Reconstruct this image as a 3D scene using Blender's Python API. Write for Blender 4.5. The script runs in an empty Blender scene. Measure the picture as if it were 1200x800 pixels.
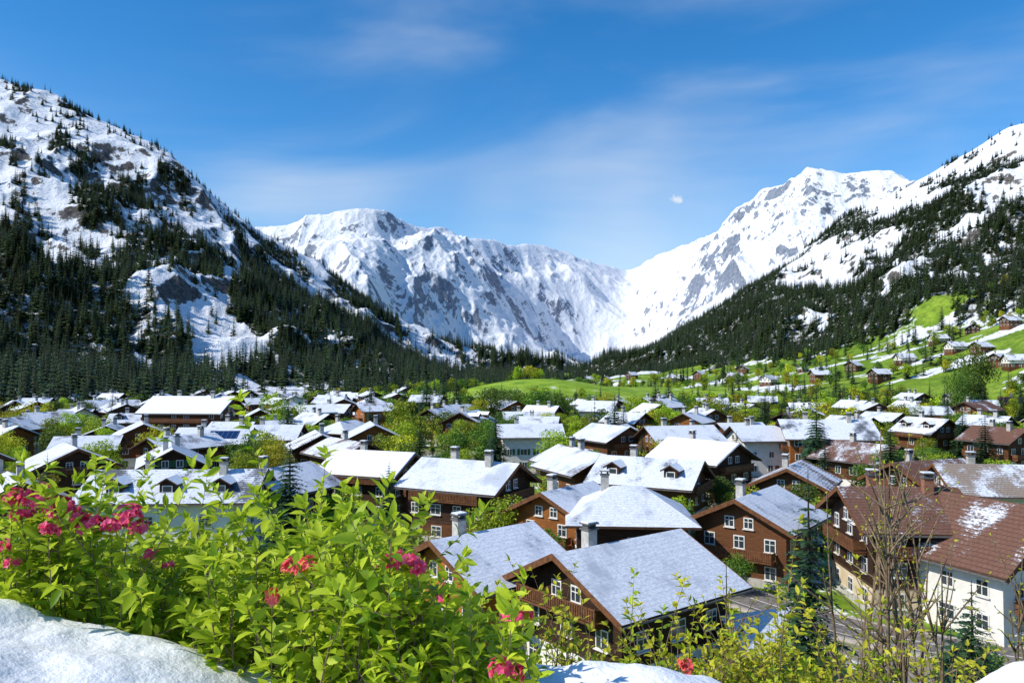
import bpy, math, random
import numpy as np
random.seed(7); rng=np.random.default_rng(7)
H=22.0; F=900.0
scene=bpy.context.scene
COL=scene.collection
# ------------------------------------------------------------------ noise
def _hash(ix,iy,seed):
    h=(ix.astype(np.int64)*374761393+iy.astype(np.int64)*668265263+seed*1442695041)&0xffffffff
    h=((h^(h>>13))*1274126177)&0xffffffff
    h=(h^(h>>16))&0xffffffff
    return h/4294967295.0
def vn(x,y,seed=0):
    xi=np.floor(x);yi=np.floor(y);fx=x-xi;fy=y-yi
    fx=fx*fx*fx*(fx*(fx*6-15)+10);fy=fy*fy*fy*(fy*(fy*6-15)+10)
    a=_hash(xi,yi,seed);b=_hash(xi+1,yi,seed);c=_hash(xi,yi+1,seed);d=_hash(xi+1,yi+1,seed)
    return (a*(1-fx)+b*fx)*(1-fy)+(c*(1-fx)+d*fx)*fy
def fbm(x,y,o=5,seed=0,g=0.5):
    s=0;a=1;t=0
    for i in range(o):
        s=s+a*vn(x,y,seed+i*17);t+=a;a*=g
        x,y=(x*1.6-y*1.2)+3.1,(x*1.2+y*1.6)+7.7
    return s/t
def ridged(x,y,o=6,seed=0,g=0.5):
    s=0;a=1;t=0;w=1
    for i in range(o):
        n=1-np.abs(2*vn(x,y,seed+i*13)-1);n=n*n
        s=s+a*n*w;w=np.clip(n*1.6,0,1);t+=a;a*=g
        x,y=(x*1.6-y*1.2)+1.7,(x*1.2+y*1.6)+4.3
    return s/t
def ss(a,b,x):
    t=np.clip((x-a)/(b-a),0,1);return t*t*(3-2*t)
# ------------------------------------------------------------------ materials
class G:
    def __init__(s,name):
        s.mat=bpy.data.materials.new(name);s.mat.use_nodes=True
        s.nt=s.mat.node_tree;s.b=s.nt.nodes['Principled BSDF'];s.out=s.nt.nodes['Material Output']
        s.tc=s.nt.nodes.new('ShaderNodeTexCoord')
    def n(s,t,**k):
        nd=s.nt.nodes.new(t)
        for a,b in k.items(): setattr(nd,a,b)
        return nd
    def put(s,sock,v):
        if isinstance(v,bpy.types.NodeSocket): s.nt.links.new(v,sock)
        else:
            if isinstance(v,tuple) and len(v)==3 and sock.type=='RGBA': v=v+(1,)
            sock.default_value=v
    def noise(s,scale,detail=4,rough=0.55,co=None,stretch=None,dist=0):
        nd=s.n('ShaderNodeTexNoise');co=co or s.tc.outputs['Object']
        if stretch:
            mp=s.n('ShaderNodeMapping');mp.inputs['Scale'].default_value=stretch;s.put(mp.inputs['Vector'],co);co=mp.outputs[0]
        s.put(nd.inputs['Vector'],co);nd.inputs['Scale'].default_value=scale;nd.inputs['Detail'].default_value=detail
        nd.inputs['Roughness'].default_value=rough;nd.inputs['Distortion'].default_value=dist
        return nd.outputs['Fac']
    def mr(s,v,a,b,c=0.0,d=1.0):
        nd=s.n('ShaderNodeMapRange',interpolation_type='SMOOTHSTEP');s.put(nd.inputs[0],v)
        for i,x in enumerate((a,b,c,d)): nd.inputs[i+1].default_value=x
        return nd.outputs[0]
    def mix(s,f,a,b):
        nd=s.n('ShaderNodeMix',data_type='RGBA');s.put(nd.inputs[0],f);s.put(nd.inputs[6],a);s.put(nd.inputs[7],b);return nd.outputs[2]
    def m(s,op,a,b=0.0):
        nd=s.n('ShaderNodeMath',operation=op);s.put(nd.inputs[0],a);s.put(nd.inputs[1],b);return nd.outputs[0]
    def attr(s,n):
        nd=s.n('ShaderNodeAttribute');nd.attribute_name=n;return nd.outputs['Fac']
    def bump(s,h,dist,st=0.6):
        nd=s.n('ShaderNodeBump');s.put(nd.inputs['Height'],h);nd.inputs['Distance'].default_value=dist;nd.inputs['Strength'].default_value=st
        s.put(s.b.inputs['Normal'],nd.outputs[0])
    def fin(s,col,rough=0.8,spec=0.3):
        s.put(s.b.inputs['Base Color'],col);s.put(s.b.inputs['Roughness'],rough);s.b.inputs['Specular IOR Level'].default_value=spec
        return s.mat
    def sep(s):
        nd=s.n('ShaderNodeSeparateXYZ');s.put(nd.inputs[0],s.tc.outputs['Object']);return nd.outputs
    def leafy(s,col,tr=0.4,rough=0.5):
        s.put(s.b.inputs['Base Color'],col);s.put(s.b.inputs['Roughness'],rough);s.b.inputs['Specular IOR Level'].default_value=0.3
        t=s.n('ShaderNodeBsdfTranslucent');s.put(t.inputs[0],col)
        mx=s.n('ShaderNodeMixShader');mx.inputs[0].default_value=tr
        s.nt.links.new(s.b.outputs[0],mx.inputs[1]);s.nt.links.new(t.outputs[0],mx.inputs[2]);s.nt.links.new(mx.outputs[0],s.out.inputs[0])
        return s.mat
SNOW=(0.77,0.80,0.85)
def m_snow(name,bs,bd,ca=(0.76,0.79,0.84),cb=(0.85,0.87,0.9)):
    g=G(name);n=g.noise(bs,8,0.6);g.bump(n,bd,0.7)
    return g.fin(g.mix(g.mr(n,.3,.7),ca,cb),0.55,0.4)
def m_mtn(name,sc,rockA,rockB,grass=False):
    g=G(name);big=g.noise(sc,8,0.65);fine=g.noise(sc*6,8,0.7)
    rk=g.m('ADD',g.attr('rock'),g.m('MULTIPLY',g.m('SUBTRACT',fine,0.5),1.1))
    rk=g.mr(rk,.42,.56)
    rock=g.mix(g.mr(fine,.35,.65),rockA,rockB)
    c=g.mix(rk,SNOW,rock)
    dt=g.mr(g.m('ADD',g.attr('dirt'),g.m('MULTIPLY',g.m('SUBTRACT',fine,0.5),1.2)),.45,.62)
    c=g.mix(dt,c,g.mix(big,(0.012,0.025,0.01),(0.05,0.05,0.028)))
    if grass:
        gr=g.mr(g.m('ADD',g.attr('grass'),g.m('MULTIPLY',g.m('SUBTRACT',fine,0.5),1.3)),.42,.58)
        gc=g.mix(g.mr(big,.3,.7),(0.12,0.23,0.015),(0.28,0.40,0.04))
        c=g.mix(gr,c,g.mix(g.mr(fine,.4,.7),gc,(0.10,0.17,0.02)))
    g.bump(g.m('ADD',big,g.m('MULTIPLY',fine,0.35)),0.4/sc,0.6)
    return g.fin(c,0.8,0.15)
def m_wood(name,a,b):
    g=G(name);o=g.sep()
    fr=g.m('FRACT',g.m('MULTIPLY',o[2],5.0))
    ln=g.mr(fr,0.0,0.12)
    n=g.noise(1.2,5,.6,stretch=(1,1,12));n2=g.noise(.5,3)
    c=g.mix(g.mr(n,.3,.7),a,b);c=g.mix(g.mr(n2,.45,.75,0,.45),c,tuple(x*.45 for x in a))
    oi=g.n('ShaderNodeObjectInfo').outputs['Random'];h=g.n('ShaderNodeHueSaturation');g.put(h.inputs['Color'],c);g.put(h.inputs['Value'],g.mr(oi,0,1,.8,1.45));c=h.outputs[0]
    c=g.mix(ln,tuple(x*.35 for x in a),c);g.bump(ln,.02,.5)
    return g.fin(c,.75,.2)
def m_plain(name,a,b,sc=2,rough=.8,bd=.01,spec=.25):
    g=G(name);n=g.noise(sc,6,.65);g.bump(g.noise(sc*6,5),bd,.4)
    return g.fin(g.mix(g.mr(n,.35,.65),a,b),rough,spec)
def m_roof(name,cover,ta,tb):
    g=G(name);o=g.sep()
    oi=g.n('ShaderNodeObjectInfo').outputs['Random']
    off=g.n('ShaderNodeVectorMath',operation='ADD');g.put(off.inputs[0],g.tc.outputs['Object'])
    cb=g.n('ShaderNodeCombineXYZ');g.put(cb.inputs[0],g.m('MULTIPLY',oi,97.0));g.put(cb.inputs[1],g.m('MULTIPLY',oi,31.0));g.put(off.inputs[1],cb.outputs[0])
    co=off.outputs[0]
    row=g.m('FRACT',g.m('MULTIPLY',o[1],2.6))
    colm=g.m('FRACT',g.m('ADD',g.m('MULTIPLY',o[0],2.2),g.m('MULTIPLY',g.m('FLOOR',g.m('MULTIPLY',o[1],2.6)),.5)))
    t=g.mix(g.noise(3,4,.6,co),ta,tb)
    t=g.mix(g.mr(row,0,.18),tuple(x*.3 for x in ta),t)
    t=g.mix(g.mr(colm,0,.1),tuple(x*.45 for x in ta),t)
    n=g.noise(.28,5,.6,co,stretch=(1,.6,1));f=g.noise(3.5,6,.75,co,stretch=(1,2.2,1))
    v=g.m('ADD',g.m('MULTIPLY',n,.64),g.m('MULTIPLY',f,.36));v=g.m('ADD',v,g.m('MULTIPLY',row,.05))
    v=g.m('ADD',v,g.m('MULTIPLY',g.m('SUBTRACT',oi,.35),.10))
    mk=g.mr(v,.62-cover*.3,.69-cover*.3)
    sn=g.mix(g.mr(f,.35,.62),(0.48,0.53,0.62),(0.78,0.81,0.87))
    sn=g.mix(g.mr(n,.35,.5),(0.44,0.48,0.56),sn)
    sn=g.mix(g.mr(row,0,.22),g.mix(.35,sn,(0.3,0.33,0.4)),sn)
    c=g.mix(mk,t,sn)
    g.bump(g.m('ADD',g.m('MULTIPLY',mk,.7),g.m('ADD',g.m('MULTIPLY',row,.4),g.m('MULTIPLY',f,.9))),.06,.7)
    return g.fin(c,.7,.25)
M={}
M['snow']=m_snow('snow_roof',2.5,.06)
M['snow_near']=m_snow('snow_bank',22,.02,(0.84,0.87,0.91),(0.92,0.93,0.95))
M['dark']=m_wood('dark_timber',(0.03,0.015,0.009),(0.065,0.032,0.018))
M['brown']=m_wood('brown_timber',(0.08,0.032,0.014),(0.145,0.06,0.025))
M['orange']=m_wood('honey_timber',(0.22,0.075,0.018),(0.37,0.14,0.036))
M['plaster']=m_plain('white_plaster',(0.66,0.64,0.6),(0.78,0.76,0.71),1)
M['cream']=m_plain('cream_plaster',(0.55,0.43,0.29),(0.66,0.54,0.38),1)
M['fascia']=m_plain('fascia_wood',(0.05,0.027,0.017),(0.09,0.05,0.03),2)
M['frame']=m_plain('window_frame',(0.68,0.67,0.64),(0.78,0.77,0.74),3,.5)
M['rail']=m_plain('rail_wood',(0.10,0.042,0.018),(0.19,0.08,0.034),3)
M['brick']=m_plain('chimney_brick',(0.22,0.09,0.06),(0.33,0.16,0.1),4)
M['stone']=m_plain('chimney_render',(0.35,0.33,0.3),(0.5,0.48,0.45),2)
M['metal']=m_plain('chimney_cap',(0.1,0.1,0.1),(0.16,0.15,0.15),3,.5)
M['shutA']=m_plain('shutter_green',(0.03,0.09,0.04),(0.04,0.12,0.05),3,.6)
M['shutB']=m_plain('shutter_brown',(0.10,0.035,0.018),(0.15,0.05,0.025),3,.6)
g=G('window_glass');M['glass']=g.fin(g.mix(g.noise(.8,2),(0.012,0.016,0.022),(0.06,0.08,0.1)),.08,.8)
g=G('solar_panel');o=g.sep();fr=g.mr(g.m('FRACT',g.m('MULTIPLY',o[0],1.0)),0,.06);M['solar']=g.fin(g.mix(fr,(0.3,0.32,0.35),(0.01,0.025,0.09)),.15,.7)
M['r1']=m_roof('roof_snow_full',.84,(0.10,0.06,0.045),(0.2,0.13,0.1))
M['r2']=m_roof('roof_snow_patchy',.6,(0.11,0.06,0.045),(0.22,0.14,0.1))
M['r3']=m_roof('roof_slate_snow',.70,(0.07,0.075,0.085),(0.15,0.16,0.18))
M['r4']=m_roof('roof_brown_tiles',.14,(0.10,0.045,0.03),(0.22,0.115,0.08))
M['r5']=m_roof('roof_grey_tiles',.42,(0.2,0.15,0.12),(0.36,0.3,0.25))
M['bark']=m_plain('bark',(0.05,0.035,0.025),(0.12,0.09,0.07),8,.9,.02)
M['twig']=m_plain('twig_bark',(0.14,0.09,0.06),(0.26,0.19,0.13),20,.8,.003)
def m_leaf(name,a,b,tr,inst=True):
    g=G(name);t=g.attr('tint')
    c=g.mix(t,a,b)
    if inst:
        oi=g.n('ShaderNodeObjectInfo').outputs['Random'];h=g.n('ShaderNodeHueSaturation');g.put(h.inputs['Color'],c)
        g.put(h.inputs['Value'],g.mr(oi,0,1,.65,1.35));g.put(h.inputs['Hue'],g.mr(oi,0,1,.485,.51));c=h.outputs[0]
    return g.leafy(c,tr)
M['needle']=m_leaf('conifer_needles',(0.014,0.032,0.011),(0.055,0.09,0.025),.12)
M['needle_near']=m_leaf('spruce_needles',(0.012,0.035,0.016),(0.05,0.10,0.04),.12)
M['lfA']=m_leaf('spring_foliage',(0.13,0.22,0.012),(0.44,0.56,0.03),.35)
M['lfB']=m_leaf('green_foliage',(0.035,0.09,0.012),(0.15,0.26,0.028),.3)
M['lfC']=m_leaf('yellow_foliage',(0.25,0.28,0.012),(0.58,0.56,0.03),.35)
M['leaf']=m_leaf('shrub_leaf',(0.12,0.25,0.008),(0.58,0.69,0.04),.45,False)
M['leafY']=m_leaf('yellow_shrub_leaf',(0.28,0.34,0.015),(0.66,0.62,0.05),.4,False)
M['petal']=m_leaf('pink_blossom',(0.72,0.025,0.12),(0.92,0.18,0.34),.35,False)
M['petalO']=m_leaf('coral_blossom',(0.78,0.07,0.09),(0.9,0.24,0.2),.3,False)
# ------------------------------------------------------------------ mesh helpers
def link(o,parent=None):
    COL.objects.link(o)
    if parent: o.parent=parent
    return o
def fastmesh(name,V,Fc,attrs=None,smooth=False,mats=()):
    me=bpy.data.meshes.new(name);V=np.asarray(V,dtype=np.float32);Fc=np.asarray(Fc,dtype=np.int32);k=Fc.shape[1]
    me.vertices.add(len(V));me.vertices.foreach_set('co',V.ravel())
    me.loops.add(Fc.size);me.loops.foreach_set('vertex_index',Fc.ravel())
    me.polygons.add(len(Fc));me.polygons.foreach_set('loop_start',np.arange(0,Fc.size,k,dtype=np.int32))
    if smooth: me.polygons.foreach_set('use_smooth',np.ones(len(Fc),dtype=bool))
    for a,d in (attrs or {}).items():
        at=me.attributes.new(a,'FLOAT','POINT');at.data.foreach_set('value',np.asarray(d,dtype=np.float32).ravel())
    for m in mats: me.materials.append(m)
    me.update(calc_edges=True);me.validate()
    return me
def gridfaces(nv,nu):
    i=np.arange(nv*nu).reshape(nv,nu)
    return np.stack([i[:-1,:-1],i[:-1,1:],i[1:,1:],i[1:,:-1]],-1).reshape(-1,4)
class MB:
    def __init__(s): s.v=[];s.f=[];s.m=[];s.mats=[]
    def mi(s,k):
        if k not in s.mats: s.mats.append(k)
        return s.mats.index(k)
    def poly(s,pts,k):
        b=len(s.v);s.v+=[tuple(p) for p in pts];s.f.append(tuple(range(b,b+len(pts))));s.m.append(s.mi(k))
    def box(s,cx,cy,cz,sx,sy,sz,k,a=0.0):
        b=len(s.v);c,sn=math.cos(a),math.sin(a)
        for dz in(-.5,.5):
            for dx,dy in((-.5,-.5),(.5,-.5),(.5,.5),(-.5,.5)):
                x,y=dx*sx,dy*sy;s.v.append((cx+x*c-y*sn,cy+x*sn+y*c,cz+dz*sz))
        for f in((3,2,1,0),(4,5,6,7),(0,1,5,4),(1,2,6,5),(2,3,7,6),(3,0,4,7)):
            s.f.append(tuple(b+i for i in f));s.m.append(s.mi(k))
    def extr(s,prof,x0,x1,ks,endk,axis='x'):
        n=len(prof)
        P=lambda x,p:(x,p[0],p[1]) if axis=='x' else (p[0],x,p[1])
        for i in range(n):
            a,b=prof[i],prof[(i+1)%n]
            s.poly([P(x0,a),P(x0,b),P(x1,b),P(x1,a)],ks[i])
        s.poly([P(x0,p) for p in prof][::-1],endk);s.poly([P(x1,p) for p in prof],endk)
    def tube(s,pts,rads,k,n=5):
        pts=[np.array(p,float) for p in pts];b=len(s.v)
        for i,p in enumerate(pts):
            d=pts[min(i+1,len(pts)-1)]-pts[max(i-1,0)];d/=np.linalg.norm(d)+1e-9
            u=np.cross(d,(0,0,1) if abs(d[2])<.9 else (1,0,0));u/=np.linalg.norm(u)+1e-9;w=np.cross(d,u)
            for j in range(n):
                a=2*math.pi*j/n;q=p+rads[i]*(math.cos(a)*u+math.sin(a)*w);s.v.append(tuple(q))
        for i in range(len(pts)-1):
            for j in range(n):
                s.f.append((b+i*n+j,b+i*n+(j+1)%n,b+(i+1)*n+(j+1)%n,b+(i+1)*n+j));s.m.append(s.mi(k))
    def mesh(s,name,smooth=False):
        me=bpy.data.meshes.new(name);me.from_pydata(s.v,[],s.f)
        for k in s.mats: me.materials.append(M[k])
        me.polygons.foreach_set('material_index',s.m)
        if smooth: me.polygons.foreach_set('use_smooth',[True]*len(s.f))
        me.update();return me
    def obj(s,name,parent=None,smooth=False):
        if not s.f: return None
        return link(bpy.data.objects.new(name,s.mesh(name,smooth)),parent)
def empty(name,loc=(0,0,0),rz=0):
    e=bpy.data.objects.new(name,None);e.location=loc;e.rotation_euler=(0,0,rz);e.empty_display_size=.5;return link(e)
# ------------------------------------------------------------------ terrain
def gz(x,y):
    x=np.asarray(x,float);y=np.asarray(y,float)
    q=20.3-.56*np.maximum(y-2,0)
    h=np.log1p(np.exp(np.clip(q/1.2,-30,30)))*1.2
    h=h+13*np.exp(-((x-8)/52)**2-((y-480)/60)**2)+7*np.exp(-((x-95)/120)**2-((y-560)/90)**2)
    far=ss(100,400,y);h=h+far*(fbm(x/60,y/60,3,5)-.5)*4
    return h
def spaced(a,b,n,p):
    t=np.linspace(-1,1,n);return np.sign(t)*np.abs(t)**p*b
xs=spaced(-1,6000,241,3.2);ys=np.concatenate([np.linspace(-400,0,15)[:-1],np.linspace(0,60,61),np.linspace(60,700,260)[1:],np.linspace(700,9000,80)[1:]])
X,Y=np.meshgrid(xs,ys);Z=gz(X,Y)
g=G('meadow_ground');big=g.noise(.02,5,.6);md=g.noise(.09,6,.65);fi=g.noise(1.2,6,.7)
o=g.sep()
gc=g.mix(g.mr(md,.35,.65),(0.08,0.17,0.012),(0.24,0.36,0.03));gc=g.mix(g.mr(fi,.3,.7,0,.5),gc,(0.06,0.10,0.015))
c=g.mix(g.mr(big,.5,.56),gc,g.mix(fi,(0.2,0.17,0.13),(0.33,0.29,0.23)))
c=g.mix(g.mr(g.m('ADD',g.m('MULTIPLY',md,.7),g.m('MULTIPLY',fi,.3)),.55,.59),c,SNOW)
c2=g.mix(g.mr(g.m('ADD',g.m('MULTIPLY',md,.75),g.m('MULTIPLY',fi,.25)),.6,.64),g.mix(g.mr(md,.35,.6),(0.13,0.25,0.02),(0.29,0.42,0.04)),SNOW)
c2=g.mix(g.mr(fi,.4,.7,0,.5),c2,(0.09,0.15,0.02))
c=g.mix(g.mr(o[1],400,460),c,c2)
g.bump(fi,.15,.5);mg=g.fin(c,.9,.1)
me=fastmesh('ground',np.stack([X,Y,Z],-1).reshape(-1,3),gridfaces(*X.shape),smooth=True,mats=[mg]);link(bpy.data.objects.new('ground',me))

def gsm(A,sig,ax):
    r=int(sig*3);k=np.exp(-.5*(np.arange(-r,r+1)/sig)**2);k/=k.sum()
    pad=[(0,0),(0,0)];pad[ax]=(r,r);B=np.pad(A,pad,mode='reflect',reflect_type='odd')
    return np.apply_along_axis(lambda q:np.convolve(q,k,'valid'),ax,B)
def mountain(cols,nu,nv,su,sv):
    pxs=np.array([c[0] for c in cols],float);Yc=np.array([[p[0] for p in c[1]] for c in cols],float)
    Zc=np.array([[(H+(430-p[1])/F*p[0]) for p in c[1]] for c in cols],float)
    Zc[:,0]=-4
    Yc=np.hstack([Yc,Yc[:,-1:]*1.25]);Zc=np.hstack([Zc,Zc[:,-1:]-Yc[:,-1:]*.16])
    R=Yc.shape[1];u=np.linspace(pxs[0],pxs[-1],nu)
    Yu=np.stack([np.interp(u,pxs,Yc[:,r]) for r in range(R)]);Zu=np.stack([np.interp(u,pxs,Zc[:,r]) for r in range(R)])
    v=np.linspace(0,R-1,nv)
    Yg=np.stack([np.interp(v,np.arange(R),Yu[:,i]) for i in range(nu)],1);Zg=np.stack([np.interp(v,np.arange(R),Zu[:,i]) for i in range(nu)],1)
    Yg=gsm(gsm(Yg,su,1),sv,0);Zg=gsm(gsm(Zg,su,1),sv*.6,0)
    U=np.broadcast_to(u,Yg.shape);Vv=np.broadcast_to((v/(R-2))[:,None],Yg.shape)
    return U,Vv,(U-600)/F*Yg,Yg,Zg
def normals(X,Y,Z):
    P=np.stack([X,Y,Z],-1);a=np.gradient(P,axis=1);b=np.gradient(P,axis=0);n=np.cross(a,b);n/=np.linalg.norm(n,axis=-1,keepdims=True)+1e-9
    return n*np.sign(n[...,2:3]+1e-9)
def ft(Y): return (Y,430+24*F/Y)
L_=[(-420,[ft(230),(380,400),(600,200),(850,60),(1100,-40)]),(-200,[ft(260),(420,400),(680,240),(930,110),(1180,40)]),
 (0,[ft(300),(480,405),(750,285),(1000,172),(1250,78)]),(60,[ft(315),(495,407),(760,290),(1010,190),(1245,98)]),(130,[ft(340),(520,410),(780,310),(1020,218),(1235,134)]),
 (180,[ft(355),(540,413),(800,322),(1035,237),(1230,158)]),(230,[ft(370),(560,415),(820,335),(1050,266),(1230,203)]),
 (300,[ft(400),(600,420),(850,357),(1060,308),(1230,260)]),(360,[ft(430),(640,425),(880,378),(1080,338),(1250,298)]),
 (450,[ft(480),(700,430),(950,405),(1130,385),(1300,362)]),(520,[ft(540),(780,432),(1050,416),(1250,406),(1400,394)]),
 (600,[ft(650),(900,436),(1200,432),(1400,428),(1600,424)]),(660,[ft(900),(1100,441),(1400,443),(1600,446),(1800,450)])]
U,V,X,Y,Z=mountain(L_,520,330,6,7)
mk=ss(0.02,.3,V)*(1-.65*ss(.75,1,V))
Z=Z+mk*((ridged(X/230+.3,Y/260,6,3)-.45)*66+(ridged(X/70,Y/70,5,9)-.4)*17)+ss(.6,1,V)*(ridged(X/90,Y/90,4,31)-.4)*14
n=normals(X,Y,Z)
pat=fbm(X/62,Y/62,5,21,.6);pat2=fbm((X+Y*.5)/42,(Y-X*.5)/170,3,44)
bias=np.interp(V,[0,.12,.25,.36,.5,.7,.85,1.0,1.3],[.24,.12,.045,.01,-.005,-.02,-.035,-.06,-.2])
bias=bias+ss(330,480,U)*.07+ss(230,60,U)*ss(.50,.36,V)*.24-ss(160,260,U)*ss(400,300,U)*ss(.5,.3,V)*.07
dens=ss(.475,.525,pat*.6+pat2*.4+bias)
rock=np.clip((0.83-n[...,2])*3.0,0,1)*.8+(fbm(X/26,Y/26,5,8,.6)-.5)*.95+ss(.55,.9,V)*.06-.01
mL=m_mtn('mountain_snow_rock_west',.03,(0.035,0.034,0.036),(0.15,0.14,0.135))
def addm(name,X,Y,Z,at,mat):
    me=fastmesh(name,np.stack([X,Y,Z],-1).reshape(-1,3),gridfaces(*X.shape),at,True,[mat]);return link(bpy.data.objects.new(name,me))
addm('forested_mountain_slope',X,Y,Z,{'rock':rock,'dirt':dens*.6,'grass':rock*0},mL)
LEFT=(U,V,X,Y,Z,dens+ .03+ .12*ss(.9,1.02,V)*ss(1.1,1.05,V))
R_=[(640,[ft(850),(1000,446),(1200,448),(1500,449),(1800,450),(2000,451)]),(700,[ft(700),(850,447),(1050,441),(1300,438),(1600,434),(1900,431)]),
 (800,[ft(560),(700,450),(900,436),(1100,415),(1400,395),(1700,378)]),(850,[ft(520),(650,449),(860,428),(1050,402),(1350,372),(1650,350)]),(900,[ft(480),(600,448),(820,420),(1000,385),(1300,348),(1600,316)]),
 (950,[ft(455),(570,447),(790,412),(975,366),(1275,325),(1575,283)]),(1000,[ft(430),(540,447),(760,402),(950,345),(1250,298),(1550,249)]),(1050,[ft(405),(510,446),(730,392),(925,332),(1225,272),(1525,219)]),
 (1100,[ft(380),(480,445),(700,380),(900,318),(1200,248),(1500,193)]),(1150,[ft(355),(450,443),(675,368),(875,305),(1175,226),(1475,163)]),(1200,[ft(330),(420,440),(650,352),(850,288),(1150,203),(1450,142)]),
 (1400,[ft(280),(360,430),(560,310),(760,220),(1050,120),(1350,60)]),(1650,[ft(230),(300,420),(480,260),(680,140),(950,30),(1250,-40)])]
U,V,X,Y,Z=mountain(R_,520,360,6,7)
mk=ss(0.3,.5,V)*(1-.55*ss(.8,1,V))
Z=Z+mk*((ridged(X/260+5,Y/260,6,13)-.45)*58+(ridged(X/80,Y/80,5,19)-.4)*15)+ss(.02,.1,V)*ss(.6,.4,V)*(fbm(X/45,Y/45,4,2)-.5)*9
n=normals(X,Y,Z)
pat=fbm(X/80,Y/80,5,61,.55)
bias=np.interp(V,[0,.28,.38,.44,.62,.72,.9,1.0,1.3],[-.16,-.12,-.03,.18,.18,.05,.0,-.03,-.3])
bias=bias+ss(980,820,U)*ss(.38,.46,V)*.2
dens=ss(.47,.54,pat+bias)
grass=ss(.5,.38,V+.12*(fbm(X/60,Y/60,4,71)-.5))*1.0-.6*ss(.53,.62,fbm(X/60,Y/22,5,77))-.1
rock=np.clip((0.84-n[...,2])*3.0,0,1)*.8+(fbm(X/30,Y/30,5,18,.6)-.5)*.95+.02
mR=m_mtn('mountain_snow_rock_east',.03,(0.04,0.038,0.036),(0.17,0.155,0.14),True)
addm('alpine_meadow_slope',X,Y,Z,{'rock':rock*ss(.3,.45,V),'dirt':dens*.62*ss(.3,.42,V),'grass':np.clip(grass,0,1)},mR)
RIGHT=(U,V,X,Y,Z,dens*np.where(V<.36,.25,1)+.03*ss(.3,.4,V)+.003)
# back range
B_=[(120,255),(250,275),(330,252),(370,240),(410,231),(440,231),(460,246),(488,262),(515,264),(540,270),(560,266),(600,276),(640,284),(670,294),(690,301),(715,306),(738,312),(765,300),(790,288),(820,276),(850,262),(870,240),(890,224),(910,212),(935,201),(955,193),(985,196),(1010,197),(1045,200),(1062,208),(1100,240),(1200,270),(1350,300)]
cols=[]
for px,r in B_:
    yr=np.interp(px,[120,430,600,740,950,1350],[3400,3500,4400,5400,3500,3000])
    yf=np.interp(px,[120,430,600,680,800,1350],[2000,2000,2300,2700,2000,1700])
    dr=446-r
    cv=np.interp(px,[120,450,560,660,740,820,950,1350],[.55,.55,.36,.2,.28,.45,.52,.5])
    cols.append((px,[(yf,446),(yf+(yr-yf)*.3,446-dr*cv*.45),(yf+(yr-yf)*.6,446-dr*cv*1.15),(yf+(yr-yf)*.85,446-dr*.82),(yr,r)]))
U,V,X,Y,Z=mountain(cols,900,420,4,6)
mk=ss(0.02,.3,V)*(1-.72*ss(.8,1,V))
bowl=ss(560,640,U)*ss(860,760,U)
Z=Z+mk*((ridged(X/760+2.2,Y/1000+.4,7,23,.48)-.45)*(370-150*bowl)+(ridged(X/210,Y/240,6,29)-.4)*(68-20*bowl))+ss(.7,.95,V)*(ridged(X/170,Y/170,5,37)-.4)*26
n=normals(X,Y,Z)
rock=np.clip((0.74-n[...,2])*3.0,0,1)*.75+(fbm(X/80,Y/80,6,28,.65)-.5)*1.05-.055-.10*bowl+ss(800,900,U)*ss(.6,.85,V)*.04
low=ss(.38,.12,V)
dens=low*ss(.40,.52,fbm(X/120,Y/120,5,51,.6)+low*.12)
mB=m_mtn('mountain_snow_rock_far_haze_tint',.009,(0.12,0.15,0.21),(0.26,0.29,0.35))  # rock tones lighter and bluer: distance haze painted into the colour
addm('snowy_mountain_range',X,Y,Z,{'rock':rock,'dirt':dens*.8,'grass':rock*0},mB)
BACK=(U,V,X,Y,Z,dens)
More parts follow.
